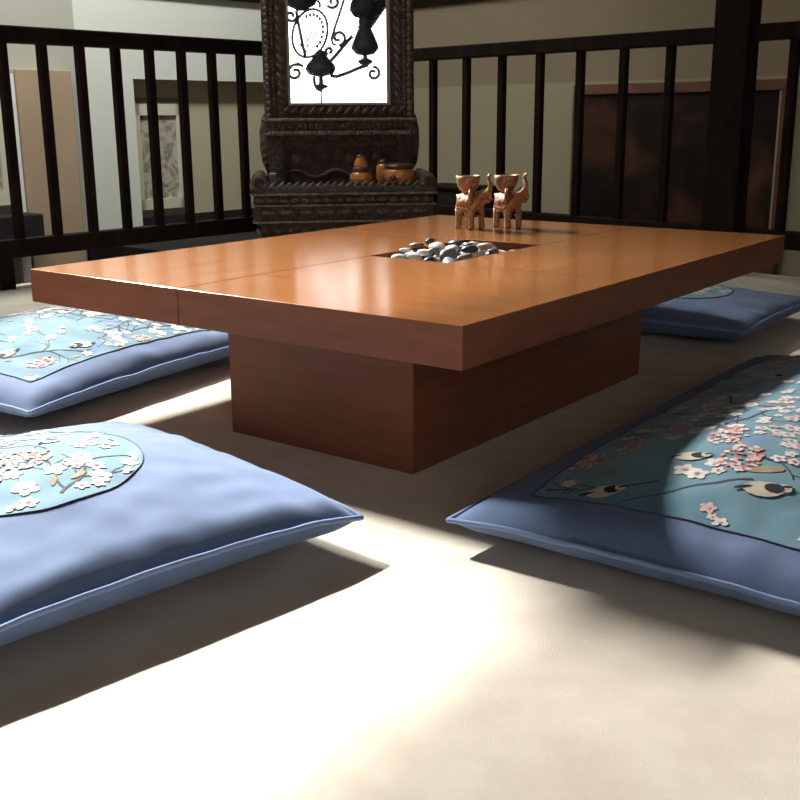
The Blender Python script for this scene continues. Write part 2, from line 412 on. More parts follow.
# sketch in the recess
rp = LP - Ln * 0 + Ln * RDP
def rec(x, y, off=0.02): return onpl(x, y, rp - Ln * off, Ln)
g = thing('framed_picture', 'sepia sketch in a cream mat hanging in the recess behind the railing', 'picture'); g.matrix_world = TL_
x0, x1 = lx(rec(136, 150)), lx(rec(183, 150)); z0, z1 = rec(160, 209).z, rec(160, 102).z
b = MB(); t_ = .035
b.box((x0, z0, -RDP), (x1, z0 + t_ * 1.6, -RDP + .025)).box((x0, z1 - t_ * 2, -RDP), (x1, z1, -RDP + .025)).box((x0, z0, -RDP), (x0 + t_, z1, -RDP + .025)).box((x1 - t_, z0, -RDP), (x1, z1, -RDP + .025))
b.build('mat_board', M['mat'], g)
MB().box((x0 + t_, z0 + t_ * 1.6, -RDP), (x1 - t_, z1 - t_ * 2, -RDP + .012)).build('print', M['sketch'], g)
MB().box((x0 - .01, z1, -RDP), (x1 + .01, z1 + .02, -RDP + .03)).build('top_moulding', M['dark'], g)
# big dark painting on the right wall
g = thing('framed_painting', 'large dark russet painting in a red-brown frame on the right wall', 'painting'); g.matrix_world = TR_
def rwo(x, y): return rw(x, y, .03)
x0 = rx(rwo(575, 83)); x1 = rx(rwo(791, 81)); z1 = (rwo(576, 82.5).z + rwo(791, 81).z) / 2; z0 = rwo(782, 276).z
ft = .055; d0 = .004
b = MB()
b.box((x0, z1 - ft, d0), (x1, z1, .045), None, 0, .004).box((x0, z0, d0), (x1, z0 + ft, .045), None, 0, .004)
b.box((x0, z0 + ft, d0), (x0 + ft * .6, z1 - ft, .045)).box((x1 - ft * .6, z0 + ft, d0), (x1, z1 - ft, .045))
b.build('frame', M['frame_red'], g)
MB().box((x0 + ft * .6, z0 + ft, .035), (x0 + ft * .6 + .010, z1 - ft, .047)).build('slip', M['goldline'], g)
MB().box((x1 - ft * .6 - .010, z0 + ft, .035), (x1 - ft * .6, z1 - ft, .047)).build('slip', M['goldline'], g)
xc, zc = (x0 + x1) / 2, (z0 + z1) / 2
b = MB(); b.box((x0 + ft * .6, z0 + ft, d0), (x1 - ft * .6, z1 - ft, .02)); b.build('canvas', M['bigart'], g, (xc, zc, 0))
# dark landing beyond the left rail and low chest at its end
def lz0(x, y): return fl(x, y, -.02)
xs = lx(lw(87, 250)); 
pl = [RC + Ln * .09 + Ld * 0.0, LP + Ln * (RDP - .01)]
b = MB(); b.box((xs, -.30, -RDP + .001), (lx(wc) - .02, -.02, W1 - .10), TL_); struct(b.build('trim_3', M['slate']))
xa, xb = rx(rw(413, 200, .3)), rx(rw(466, 200, .3)); z1 = rw(450, 187, .3).z
g = thing('low_chest', 'low dark chest on the landing behind the railing, right of the carved mirror stand', 'chest'); g.matrix_world = TR_
b = MB().box((xa, .0, .02), (xb, z1 - .02, .30), None, 0, .004); b.build('body', M['dark'], g)
b = MB().box((xa - .01, z1 - .02, .01), (xb + .01, z1, .315), None, 0, .004); b.build('lid', M['rail'], g)
b = MB().box((xa - .25, -.30, .012), (xb + .02, -.001, .34), TR_); struct(b.build('trim_4', M['slate']))

# ------------------------------------------------------------------ railings
ZT, ZB = .8593, .1762
def railing(label, d, nrm, offs, length, post=None):
    T = frame(RC, d, nrm)      # x along, y outward, z up (or down)
    if T.col[2].z < 0:         # keep z up
        T = frame(RC, d, -nrm); sgn = -1
    g = thing('railing', label, 'railing'); g.matrix_world = T
    MB().box((.0, -.03, ZT), (length, .03, ZT + .058), None, 0, .006).build('top_rail', M['rail'], g)
    MB().box((.0, -.03, ZB - .065), (length, .03, ZB), None, 0, .005).build('bottom_rail', M['rail'], g)
    hw = .0155
    for k, x in enumerate(offs):
        MB().box((x - hw, -hw, ZB - .002), (x + hw, hw, ZT + .002), None, 0, .002).build('baluster', M['rail'], g)
    for x in (post or []):
        MB().box((x - .03, -.03, .0), (x + .03, .03, ZB - .06), None, 0, .003).build('foot_block', M['rail'], g)
    return g
L0, LS, R0, RS = 1.021, .1565, .2511, .2194
lo = [L0 + LS * k for k in range(-6, 12)]
xp = (onpl(3, 270, RC, Ln) - RC).dot(Ld)
railing('dark wooden railing on the left, running towards the corner behind the carved mirror', Ld, Ln, [x for x in lo if x > .03], 3.1, [xp, .06])
ro = [R0 + RS * k for k in range(0, 7)]
# post on the right railing
pA = onpl(715.4, 0, RC - Rn * .06, Rn); pB = onpl(750.5, 0, RC - Rn * .06, Rn)
pa, pb = rcoord(pA), rcoord(pB)
xn = rcoord(onpl(791, 100, RC, Rn))
ro += [xn + RS * k for k in range(0, 11)]
railing('dark wooden railing on the right, behind the elephants and in front of the big painting', Rd, Rn, ro, xn + RS * 10 + .1, [.10, xn + RS * 3, xn + RS * 10])
g = MB().box((pa, -.055, 0), (pb, .07, CEIL), frame(RC, Rd, Rn) if frame(RC, Rd, Rn).col[2].z > 0 else frame(RC, Rd, -Rn), 0, .004)
Tp = frame(RC, Rd, -Rn) if frame(RC, Rd, Rn).col[2].z < 0 else frame(RC, Rd, Rn)
sg = -1 if frame(RC, Rd, Rn).col[2].z < 0 else 1
g = MB(); ys = sorted((sg * -.06, sg * .03)); g.box((pa, ys[0], 0), (pb, ys[1], CEIL - .002), Tp, 0, .005)
o = g.build('timber_post', M['rail']); tag(o, 'thick dark timber post rising past the right railing in front of the painting', 'post')

# ------------------------------------------------------------------ table
g = thing('low_table', 'large low wooden table with a thick top and a sunken tray of pebbles', 'table', TO, TA)
u0, u1, v0, v1 = .565, .955, .415, .625; gp = .0012
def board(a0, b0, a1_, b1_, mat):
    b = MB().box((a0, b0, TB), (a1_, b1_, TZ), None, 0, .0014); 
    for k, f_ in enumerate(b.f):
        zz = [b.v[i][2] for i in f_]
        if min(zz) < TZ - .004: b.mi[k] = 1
    return b.build('top_board', [mat, M['wood_edge_shade']], g)
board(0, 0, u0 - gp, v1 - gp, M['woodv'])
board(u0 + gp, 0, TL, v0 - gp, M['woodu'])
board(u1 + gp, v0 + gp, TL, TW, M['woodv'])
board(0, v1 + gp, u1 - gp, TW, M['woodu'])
b = MB(); b.box((u0 - .004, v0 - .004, TB - .02), (u1 + .004, v1 + .004, TB - .0005))
b.build('stone_tray', M['tray'], g)
du, dv, ba, bb = .1176, .1783, .9125, .4439
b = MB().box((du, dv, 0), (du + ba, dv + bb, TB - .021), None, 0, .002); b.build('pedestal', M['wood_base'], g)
b = MB().box((.05, .05, TB - .0045), (TL - .05, v0 - .01, TB - .0005)); 
# fix: top plate joins pedestal and boards
b = MB().box((du + .01, dv + .01, TB - .022), (du + ba - .01, dv + bb - .01, TB - .0202)); b.build('top_plate', M['tray'], g)
# ------------------------------------------------------------------ pebbles
kinds = [('st_w', 'white', 'smooth white pebble among the stones in the sunken table tray', 20), ('st_g', 'grey', 'grey pebble among the stones in the sunken table tray', 12),
         ('st_k', 'black', 'glossy black pebble among the stones in the sunken table tray', 11), ('st_b', 'brown', 'brown pebble among the stones in the sunken table tray', 5),
         ('st_p', 'pinkish', 'pinkish tan pebble among the stones in the sunken table tray', 5)]
def pebble_mesh(seed):
    rr = random.Random(seed); b = MB(); b.ball((0, 0, 0), 1.0, None, 0, 14, 9)
    b.v = [tuple(V(p) * (1 + .22 * noise.noise(V(p) * .9 + V((seed * 3.1, 0, seed))))) for p in b.v]; return b
# dark bed of grit that carries the pebbles
gb = MB(); nx_, ny_ = 40, 22; vs = []
for j in range(ny_ + 1):
    for i in range(nx_ + 1):
        fa, fc = i / nx_, j / ny_; a = u0 + .0012 + (u1 - u0 - .0024) * fa; c = v0 + .0012 + (v1 - v0 - .0024) * fc
        e_ = min(1, min(fa, 1 - fa) * 5) * min(1, min(fc, 1 - fc) * 4)
        vs.append(uv(a, c, TB + .022 + .010 * e_ + .003 * noise.noise(V((a * 60, c * 60, 0)))))
gb.add(vs, [(j * (nx_ + 1) + i, j * (nx_ + 1) + i + 1, (j + 1) * (nx_ + 1) + i + 1, (j + 1) * (nx_ + 1) + i) for j in range(ny_) for i in range(nx_)], 0, True)
o = gb.build('pebble_bed', M['tray']); tag(o, 'dark grit bed under the pebbles in the table tray', 'grit'); o['kind'] = 'stuff'
placed = []
rr = random.Random(11)
slots = []
for kn, cn, lab, n in kinds: slots += [(kn, cn, lab)] * n
rr.shuffle(slots)
BZ = TB + .028
for i, (kn, cn, lab) in enumerate(slots):
    best = None
    for tr in range(500):
        big = 1.0 if tr < 250 else .72
        sx = rr.uniform(.021, .037) * big; sy = sx * rr.uniform(.5, .72); sz = sx * rr.uniform(.36, .5)
        a = rr.uniform(u0 + sx + .006, u1 - sx - .006); c = rr.uniform(v0 + sx + .004, v1 - sx - .004)
        # rest on the bed or on the pebbles below
        z = BZ + sz
        for p, t_ in placed:
            d_ = math.hypot(a - p.x, c - p.y); lim = (sx + sy) / 2 + (t_[0] + t_[1]) / 2
            if d_ < lim * .97: z = max(z, p.z + (t_[2] + sz) * math.sqrt(max(0, 1 - (d_ / lim) ** 2)))
        lim_z = TZ + .024 - .05 * (abs(a - .74) / .19) ** 2 * 1.0
        if z + sz < lim_z: best = (a, c, z, sx, sy, sz); break
    if best is None: continue
    a, c, z, sx, sy, sz = best
    placed.append((V((a, c, z)), (sx, sy, sz)))
    b = pebble_mesh(i); o = b.build('pebble', M[kn]); o.scale = (sx * .9, sy * .9, sz * .9)
    o.location = uv(a, c, z); o.rotation_euler = (rr.uniform(-.2, .2), rr.uniform(-.2, .2), rr.uniform(0, PI))
    tag(o, lab, 'pebble', cn + ' pebbles in the table tray')

# ------------------------------------------------------------------ cushions
class Cushion:
    def __init__(s, a, b, zc, zm, A, wr=1.0, seed=0, k=.028, ex=.7):
        s.a, s.b, s.zc, s.zm, s.A, s.seed, s.k, s.wr, s.ex = a, b, zc, zm, A, seed, k, wr, ex
    def xy(s, p, q):
        return s.a * p * (1 - s.k * min(1, .32 / s.a) * (1 - q * q)), s.b * q * (1 - s.k * min(1, .32 / s.b) * (1 - p * p))
    def prof(s, p, q):
        # distance based profile: same shoulder width on long and short sides
        dx = (1 - abs(p)) * s.a; dy = (1 - abs(q)) * s.b; w_ = .24
        f = lambda d: 1 - max(0, 1 - d / .045) ** 2.2
        g_ = lambda d: 1 - max(0, 1 - d / .34) ** 1.7
        return max(0, .20 * f(dx) * f(dy) + .80 * g_(dx) * g_(dy) / max(.2, g_(s.a) * g_(s.b)))
    def seam(s, p, q):
        c = (abs(p) * abs(q)) ** 3
        e = max(abs(p), abs(q))
        return s.zm + (s.zc - s.zm) * c + .003 * noise.noise(V((p * 5 * s.a / .3, q * 5 * s.b / .3, s.seed)))
    def top(s, p, q):
        x, y = s.xy(p, q); h = s.prof(p, q)
        e = (1 - h) * h * 4
        wv = .0028 * s.wr * e * noise.noise(V((x * 22, y * 22, s.seed + 5))) + .003 * h * noise.noise(V((x * 4, y * 4, s.seed)))
        return V((x, y, s.seam(p, q) + s.A * h + wv))
    def bottom(s, p, q):
        x, y = s.xy(p, q); h = s.prof(p, q) ** .55
        z = s.seam(p, q) * (1 - h) ** 1.3
        return V((x, y, max(.0005, z)))
    def grid(s, fn, n, flip=False):
        g = [math.sin(PI / 2 * (-1 + 2 * i / n)) for i in range(n + 1)]
        vs = [fn(p, q) for q in g for p in g]; fs = []
        for j in range(n):
            for i in range(n):
                f_ = (j * (n + 1) + i, j * (n + 1) + i + 1, (j + 1) * (n + 1) + i + 1, (j + 1) * (n + 1) + i)
                fs.append(f_[::-1] if flip else f_)
        return vs, fs
    def outline(s, n=60):
        P = []
        g = [math.sin(PI / 2 * (-1 + 2 * i / n)) for i in range(n)]
        for t in g: P.append((t, -1))
        for t in g: P.append((1, t))
        for t in g: P.append((-t, 1))
        for t in g: P.append((-1, -t))
        return P
    def surf(s, X, Y, lift):      # metric plan coordinates to the top surface
        p = max(-1, min(1, X / s.a)); q = max(-1, min(1, Y / s.b)); 
        for _ in range(3):
            x, y = s.xy(p, q); p = max(-1, min(1, p + (X - x) / s.a)); q = max(-1, min(1, q + (Y - y) / s.b))
        o = s.top(p, q); return V((X, Y, o.z + lift))

def draw_print(c, mb, inside, bounds, density, rr, special=()):
    """the chinoiserie print: twigs, blossoms, coral clusters and birds as thin shapes that follow the cloth"""
    lay = [0]
    def poly(pts, mi, lift):
        lay[0] += 1; lift = lift + (lay[0] % 40) * .00001
        cx = sum(p[0] for p in pts) / len(pts); cy = sum(p[1] for p in pts) / len(pts)
        if not all(inside(px, py) for px, py in pts): return False
        vs = [c.surf(cx, cy, lift)] + [c.surf(px, py, lift) for px, py in pts]; n = len(pts)
        mb.add(vs, [(0, 1 + i, 1 + (i + 1) % n) for i in range(n)], mi, True); return True
    def ell(x, y, rx_, ry_, a, mi, lift, n=9):
        ca, sa = math.cos(a), math.sin(a)
        return poly([(x + ca * rx_ * math.cos(t) - sa * ry_ * math.sin(t), y + sa * rx_ * math.cos(t) + ca * ry_ * math.sin(t)) for t in [2 * PI * i / n for i in range(n)]], mi, lift)
    def twig(x, y, a, L, w0, depth=0):
        n = max(3, int(L / .012)); px, py = x, y
        for i in range(n):
            a += rr.uniform(-.28, .28); st = L / n; nx, ny = px + st * math.cos(a), py + st * math.sin(a)
            wa = w0 * (1 - .7 * i / n); wb = w0 * (1 - .7 * (i + 1) / n); ox, oy = -math.sin(a), math.cos(a)
            if not poly([(px + ox * wa, py + oy * wa), (px - ox * wa, py - oy * wa), (nx - ox * wb, ny - oy * wb), (nx + ox * wb, ny + oy * wb)], 4, .0012): return
            if depth < 2 and rr.random() < .22: twig(nx, ny, a + rr.choice((-1, 1)) * rr.uniform(.5, 1.0), L * .45, w0 * .7, depth + 1)
            px, py = nx, ny
    def blossom(x, y, r_, mi=1):
        a0 = rr.uniform(0, 6)
        for i in range(5):
            t = a0 + i * 2 * PI / 5; ell(x + r_ * .55 * math.cos(t), y + r_ * .55 * math.sin(t), r_ * .5, r_ * .4, t, mi, .0016, 8)
        ell(x, y, r_ * .28, r_ * .28, 0, rr.choice((3, 2, 5)), .0022, 6)
    def cluster(x, y, R0_, a=0):
        for i in range(80):
            t = rr.uniform(0, 2 * PI); d = R0_ * math.sqrt(rr.random()); px, py = x + d * math.cos(t) * 1.25, y + d * math.sin(t) * .8
            ell(px, py, R0_ * .13, R0_ * .10, rr.uniform(0, PI), rr.choice((3, 3, 2, 2, 2, 1)), .0019, 7)
        for i in range(5):
            t = rr.uniform(0, 2 * PI); ell(x + R0_ * .6 * math.cos(t), y + R0_ * .5 * math.sin(t), R0_ * .08, R0_ * .08, 0, 5, .0024, 5)
    def bird(x, y, a, L):
        ca, sa = math.cos(a), math.sin(a)
        def q(dx, dy): return x + ca * dx * L - sa * dy * L, y + sa * dx * L + ca * dy * L
        ell(*q(0, 0), L * .40, L * .26, a, 6, .0020, 12)
        ell(*q(-.38, .05), L * .20, L * .05, a + .2, 7, .0021, 8)
        ell(*q(.20, .02), L * .19, L * .17, a - .3, 7, .0023, 10)
        ell(*q(.40, .02), L * .13, L * .15, a, 6, .0025, 9)
        ell(*q(.45, .06), L * .10, L * .05, a, 7, .0027, 8)
        poly([q(.52, .02), q(.62, 0), q(.52, -.03)], 7, .0026)
    def leaf(x, y, a, L): ell(x, y, L, L * .33, a, 5, .0015, 9)
    x0, x1, y0, y1 = bounds; A = (x1 - x0) * (y1 - y0)
    P = lambda: (rr.uniform(x0, x1), rr.uniform(y0, y1))
    for i in range(int(A * 30 * density)): x, y = P(); ell(x, y, rr.uniform(.02, .05), rr.uniform(.012, .025), rr.uniform(0, PI), 8, .0009, 12)
    for i in range(int(A * 50 * density)): x, y = P(); twig(x, y, rr.uniform(0, 2 * PI), rr.uniform(.10, .24), .0024)
    for i in range(int(A * 110 * density)): x, y = P(); leaf(x, y, rr.uniform(0, PI), rr.uniform(.007, .013))
    taken = []
    for kind, x, y, a, s_ in special:
        taken.append((x, y, s_ * .7))
        {'bird': lambda: bird(x, y, a, s_), 'cluster': lambda: cluster(x, y, s_), 'leaf': lambda: leaf(x, y, a, s_), 'blossom': lambda: blossom(x, y, s_)}[kind]()
    def free(x, y, d): return all((x - p) ** 2 + (y - q) ** 2 > (d + r_) ** 2 for p, q, r_ in taken)
    def scatter(n, d, fn):
        for i in range(n):
            for _ in range(25):
                x, y = P()
                if inside(x, y) and free(x, y, d): taken.append((x, y, d * .8)); fn(x, y); break
    scatter(int(A * 9 * density), .045, lambda x, y: cluster(x, y, rr.uniform(.02, .03)))
    scatter(int(A * 12 * density), .035, lambda x, y: bird(x, y, rr.uniform(-.6, .6) + rr.choice((0, PI)), rr.uniform(.045, .06)))
    def spray(x, y):
        blossom(x, y, rr.uniform(.010, .0145), rr.choice((1, 1, 1, 2)))
        for k in range(rr.choice((0, 1, 1, 2, 3))):
            t = rr.uniform(0, 2 * PI); d = rr.uniform(.018, .026); blossom(x + d * math.cos(t), y + d * math.sin(t), rr.uniform(.007, .012), rr.choice((1, 1, 2)))
    scatter(int(A * 230 * density), .016, spray)

def make_cushion(name_label, c, loc, rz, panel, special=(), tilt=None):
    g = thing('floor_cushion', name_label, 'cushion', loc, rz)
    if tilt: g.rotation_euler = (tilt[0], tilt[1], rz)
    N = 72
    b = MB(); vs, fs = c.grid(c.top, N); b.add(vs, fs, 0, True); vs, fs = c.grid(c.bottom, N, True); b.add(vs, fs, 0, True)
    b.build('cover', M['blue'], g)
    b = MB(); path = []
    for p, q in c.outline(): x, y = c.xy(p, q); path.append((x * 1.004, y * 1.004, c.seam(p, q) + .0005))
    b.tube(path, .0042, 8, True); b.build('piping', M['pipe'], g)
    b = MB(); rr = random.Random(c.seed + 40)
    if panel[0] == 'rect':
        _, px0, px1, py0, py1 = panel; n1, n2 = 60, 60
        vs = [c.surf(px0 + (px1 - px0) * i / n1, py0 + (py1 - py0) * j / n2, .0008) for j in range(n2 + 1) for i in range(n1 + 1)]
        fs = [(j * (n1 + 1) + i, j * (n1 + 1) + i + 1, (j + 1) * (n1 + 1) + i + 1, (j + 1) * (n1 + 1) + i) for j in range(n2) for i in range(n1)]
        inside = lambda x, y: px0 + .002 < x < px1 - .002 and py0 + .002 < y < py1 - .002
        bounds = (px0, px1, py0, py1)
        rim = [(px0 + (px1 - px0) * t / 40, py0) for t in range(40)] + [(px1, py0 + (py1 - py0) * t / 40) for t in range(40)] + [(px1 - (px1 - px0) * t / 40, py1) for t in range(40)] + [(px0, py1 - (py1 - py0) * t / 40) for t in range(40)]
    else:
        _, cx, cy, rd = panel; vs = [c.surf(cx, cy, .0008)]; fs = []; na, nr = 72, 24
        for k in range(1, nr + 1):
            for i in range(na): t = 2 * PI * i / na; vs.append(c.surf(cx + rd * k / nr * math.cos(t), cy + rd * k / nr * math.sin(t), .0008))
        for i in range(na): fs.append((0, 1 + i, 1 + (i + 1) % na))
        for k in range(nr - 1):
            for i in range(na): j = (i + 1) % na; fs.append((1 + k * na + i, 1 + (k + 1) * na + i, 1 + (k + 1) * na + j, 1 + k * na + j))
        inside = lambda x, y: (x - cx) ** 2 + (y - cy) ** 2 < (rd - .002) ** 2
        bounds = (cx - rd, cx + rd, cy - rd, cy + rd)
        rim = [(cx + rd * math.cos(2 * PI * i / 120), cy + rd * math.sin(2 * PI * i / 120)) for i in range(120)]
    b.add(vs, fs, 0, True)
    draw_print(c, b, inside, bounds, 1.0, rr, special)
    pn = b.build('printed_panel', PRINT, g); pn['label'] = 'teal panel printed with blossoms, twigs and birds'
    e = MB(); e.tube([c.surf(x, y, .0008) for x, y in rim], .0013, 6, True); e.build('edging', M['edge'], pn)
    return g

# right cushion, long, beside the table
c = Cushion(.635, .32, .043, .050, .088, seed=2)
ctr = uv(.525, -.375); ang = TA
def loc_of(x, y, z, ctr, ang):
    P = fl(x, y, z) - ctr; return P.x * math.cos(ang) + P.y * math.sin(ang), -P.x * math.sin(ang) + P.y * math.cos(ang)
sp = []
for k, x, y, a, s_ in (('cluster', 727, 446, 0, .034), ('cluster', 741, 466, 0, .036), ('cluster', 588, 447, 0, .030), ('bird', 604, 475, -TA, .060), ('bird', 690, 461, -TA - .2, .055), ('bird', 764, 488, -TA - .1, .070),
                      ('bird', 672, 408, -TA, .05), ('bird', 774, 379, -TA, .055), ('leaf', 765, 475, -TA, .028), ('leaf', 605, 462, -TA, .022), ('blossom', 685, 470, 0, .017), ('blossom', 697, 474, 0, .016), ('blossom', 715, 468, 0, .015), ('blossom', 765, 527, 0, .02), ('blossom', 786, 530, 0, .02), ('blossom', 640, 502, 0, .016), ('blossom', 620, 495, 0, .015), ('blossom', 735, 436, 0, .016), ('blossom', 790, 440, 0, .016)):
    X, Y = loc_of(x, y, .118, ctr, ang); sp.append((k, X, Y, a, s_))
make_cushion('long blue cushion with a flowered panel, lying along the right side of the table', c, ctr, ang, ('rect', -.555, .56, -.235, .235), sp)
# left front cushion with a round panel
a45 = math.atan2(.69, .72)
c = Cushion(.32, .32, .052, .069, .085, seed=3)
C0 = V((-.058, 1.403, 0)); e1_ = V((-.72, -.69, 0)).normalized(); e2_ = V((-e1_.y, e1_.x, 0)) * -1
ctr = C0 + (e1_ + e2_) * .32
sp = []; ang = a45
for k, x, y, a, s_ in (('cluster', 20, 466, 0, .035), ('cluster', 6, 446, 0, .026), ('bird', 50, 448, .6, .05), ('blossom', 40, 440, 0, .02), ('blossom', 82, 460, 0, .016), ('blossom', 76, 465, 0, .016), ('blossom', 55, 472, 0, .016), ('blossom', 100, 472, 0, .016), ('blossom', 25, 485, 0, .018), ('blossom', 60, 494, 0, .018), ('leaf', 84, 491, -.6, .02), ('leaf', 78, 474, .3, .014)):
    X, Y = loc_of(x, y, .142, ctr, ang); sp.append((k, X, Y, a, s_))
make_cushion('blue cushion with a round flowered panel, nearest on the left in the sunlight', c, ctr, a45, ('disc', -.028, .006, .172), sp)
# back left
ab = TA + math.radians(8)
c = Cushion(.40, .34, .046, .058, .096, seed=4)
eu = V((math.cos(ab), math.sin(ab), 0)); ev_ = V((-eu.y, eu.x, 0)); C1 = uv(-.135, .92)
make_cushion('blue cushion with a straight-edged flowered panel, tucked under the left side of the table', c, C1 + eu * .40 + ev_ * .34, ab, ('rect', -.325, .32, -.265, .265))
# back right
c = Cushion(.30, .31, .06, .062, .062, seed=5)
make_cushion('shaded blue cushion on the floor behind the far right end of the table', c, uv(1.665, .36), TA, ('disc', 0, 0, .16))

# ------------------------------------------------------------------ carved mirror stand
SR = math.radians(6.0)
MSx = V((math.cos(SR), math.sin(SR), 0)); MSy = V((-math.sin(SR), math.cos(SR), 0))
so = V((-.2266, 4.454, .0048))
G = thing('mirror_stand', 'carved dark wooden mirror stand with a shelf, standing in the corner of the railings', 'mirror', so, SR); G.scale = (.941, .941, .941)
def bandbeads(b, x0, x1, y, z, n, r_, T=None):
    for i in range(n):
        x = x0 + (x1 - x0) * (i + .5) / n; b.ball((x, y, z), r_, T, 0, 8, 5)
# plinth with flared carved foot
b = MB()
prof = [(.385, -.0049), (.40, .04), (.395, .07), (.375, .11), (.362, .14), (.37, .165), (.39, .18)]
def ringbox(b, prof, d0, depth, T=None, mi=0):
    vs = []; n = len(prof)
    for h, z in prof:
        e = h - prof[0][0]; vs += [(-h, d0 - e, z), (h, d0 - e, z), (h, depth + e, z), (-h, depth + e, z)]
    fs = []
    for k in range(n - 1):
        for i in range(4): j = (i + 1) % 4; fs.append((4 * k + i, 4 * k + j, 4 * k + 4 + j, 4 * k + 4 + i))
    fs.append((3, 2, 1, 0)); fs.append(tuple(4 * (n - 1) + i for i in range(4)))
    b.add(vs, fs, mi, False, T)
ringbox(b, prof, .0, .33)
for i in range(13):
    x = -.35 + .70 * i / 12; s_ = 1 if i % 2 else -1
    b.tube([(x - .022, -.012, .09 + .02 * s_), (x, -.02, .115 - .01 * s_), (x + .018, -.014, .095 + .02 * s_), (x + .008, -.014, .075)], [.004, .009, .007, .003], 6)
    b.ball((x, -.012, .15), (.016, .008, .010), None, 0, 8, 5)
for sx in (-1, 1):
    b.tube([(sx * .385, -.012, .16), (sx * .365, -.018, .13), (sx * .39, -.02, .10), (sx * .37, -.02, .085), (sx * .385, -.02, .06)], [.008, .012, .013, .009, .006], 6)
b.build('plinth', M['carve2'], G)
# apron
b = MB(); b.box((-.395, -.012, .18), (.395, .335, .302), None, 0, .006)
bandbeads(b, -.38, .38, -.012, .206, 34, (.009, .006, .010)); b.build('apron', M['carve'], G)
b = MB(); b.box((-.402, -.02, .183), (.402, .34, .191), None, 0, .002).box((-.408, -.022, .255), (.408, .34, .262), None, 0, .002).box((-.412, -.026, .302), (.412, .345, .312), None, 0, .003)
b.build('moulding', M['carve_hi'], G)
b = MB(); bandbeads(b, -.39, .39, -.016, .283, 16, (.02, .006, .012)); bandbeads(b, -.38, .38, -.012, .232, 9, (.036, .004, .012)); b.build('frieze_carving', M['carve3'], G)
b = MB(); b.box((-.41, -.024, .312), (.41, .345, .338), None, 0, .005); b.build('shelf', M['carve'], G)
b = MB()
for i in range(22):
    x = -.34 + .69 * i / 21; b.tube([(x - .012, -.018, .338), (x, -.014, .349), (x + .013, -.006, .357)], [.004, .0065, .004], 6)
b.build('rope_edge', M['carve_hi'], G)
for sx in (-1, 1):
    b = MB()
    cyl = [(math.cos(t) * .05, math.sin(t) * .062) for t in [PI * i / 12 for i in range(13)]]
    vs = []; n = len(cyl)
    for y, sc_ in ((-.012, .8), (.0, 1), (.31, 1), (.33, .8)):
        vs += [(sx * .372 + px * sc_ * .8, y, .336 + pz * sc_) for px, pz in cyl]
    fs = [(k * n + i, k * n + i + 1, (k + 1) * n + i + 1, (k + 1) * n + i) for k in range(3) for i in range(n - 1)] + [tuple(range(n))[::-1], tuple(3 * n + i for i in range(n))]
    b.add(vs, fs, 0, True)
    b.tube([(sx * .372 + math.cos(t) * (.036 - .004 * t), -.016, .345 + abs(math.sin(t)) * (.04 - .004 * t)) for t in [.3 * i for i in range(10)]], .005, 6)
    b.build('scroll_end', M['carve2'], G)
# back case
YB = .20
b = MB(); b.box((-.325, YB, .336), (.325, YB + .12, .64), None, 0, .004); b.build('back_case', M['carve'], G)
b = MB()
b.tube([(-.26 + .40 * i / 40, YB - .004, .385 + .016 * math.sin(i / 40 * 4.2 * PI)) for i in range(41)], [.003 + .004 * math.sin(PI * i / 40) for i in range(41)], 6)
b.build('wave_carving', M['carve_hi'], G); b = MB()
for x in (-.2, -.08, .04, .16, .25):
    q = MB(); q.ball((x, YB, .455), (.018, .006, .018), None, 0, 8, 5)
    q.tube([(x + .018 * math.cos(t), YB - .003, .455 + .018 * math.sin(t)) for t in [2 * PI * i / 12 for i in range(12)]], .003, 5, True); q.build('rosette', M['carve3'], G)
bandbeads(b, -.28, .28, YB - .002, .515, 40, (.006, .004, .008)); b.build('bead_row', M['carve3'], G)
b = MB(); b.box((-.335, YB - .035, .555), (.335, YB + .02, .568), None, 0, .003)
bandbeads(b, -.32, .32, YB - .034, .566, 44, (.006, .006, .007)); b.build('ledge_moulding', M['carve_hi'], G)
b = MB(); b.box((-.34, YB - .022, .568), (.34, YB + .10, .615), None, 0, .004)
bandbeads(b, -.31, .31, YB - .022, .592, 26, (.010, .007, .014)); b.build('lower_rail', M['carve2'], G)
b = MB(); b.box((-.345, YB - .03, .615), (.345, YB + .10, .628), None, 0, .004); b.build('rail_moulding', M['carve_hi'], G)
for sx in (-1, 1):
    b = MB(); P_ = [(.0, .40, .02), (.012, .44, .026), (.016, .50, .030), (.014, .57, .032), (.006, .63, .026), (-.008, .665, .016)]
    b.tube([(sx * (.318 + dx), YB + .03, z) for dx, z, r_ in P_], [r_ for dx, z, r_ in P_], 10)
    for k in range(7): b.ball((sx * .340, YB + .012, .43 + k * .032), (.012, .012, .013), None, 0, 8, 5)
    b.build('side_bracket', M['carve2'], G)
    b = MB(); b.box((sx * .285 - .03, YB - .02, .338), (sx * .285 + .03, YB + .01, .56), None, 0, .005)
    b.build('side_post', M['carve'], G)
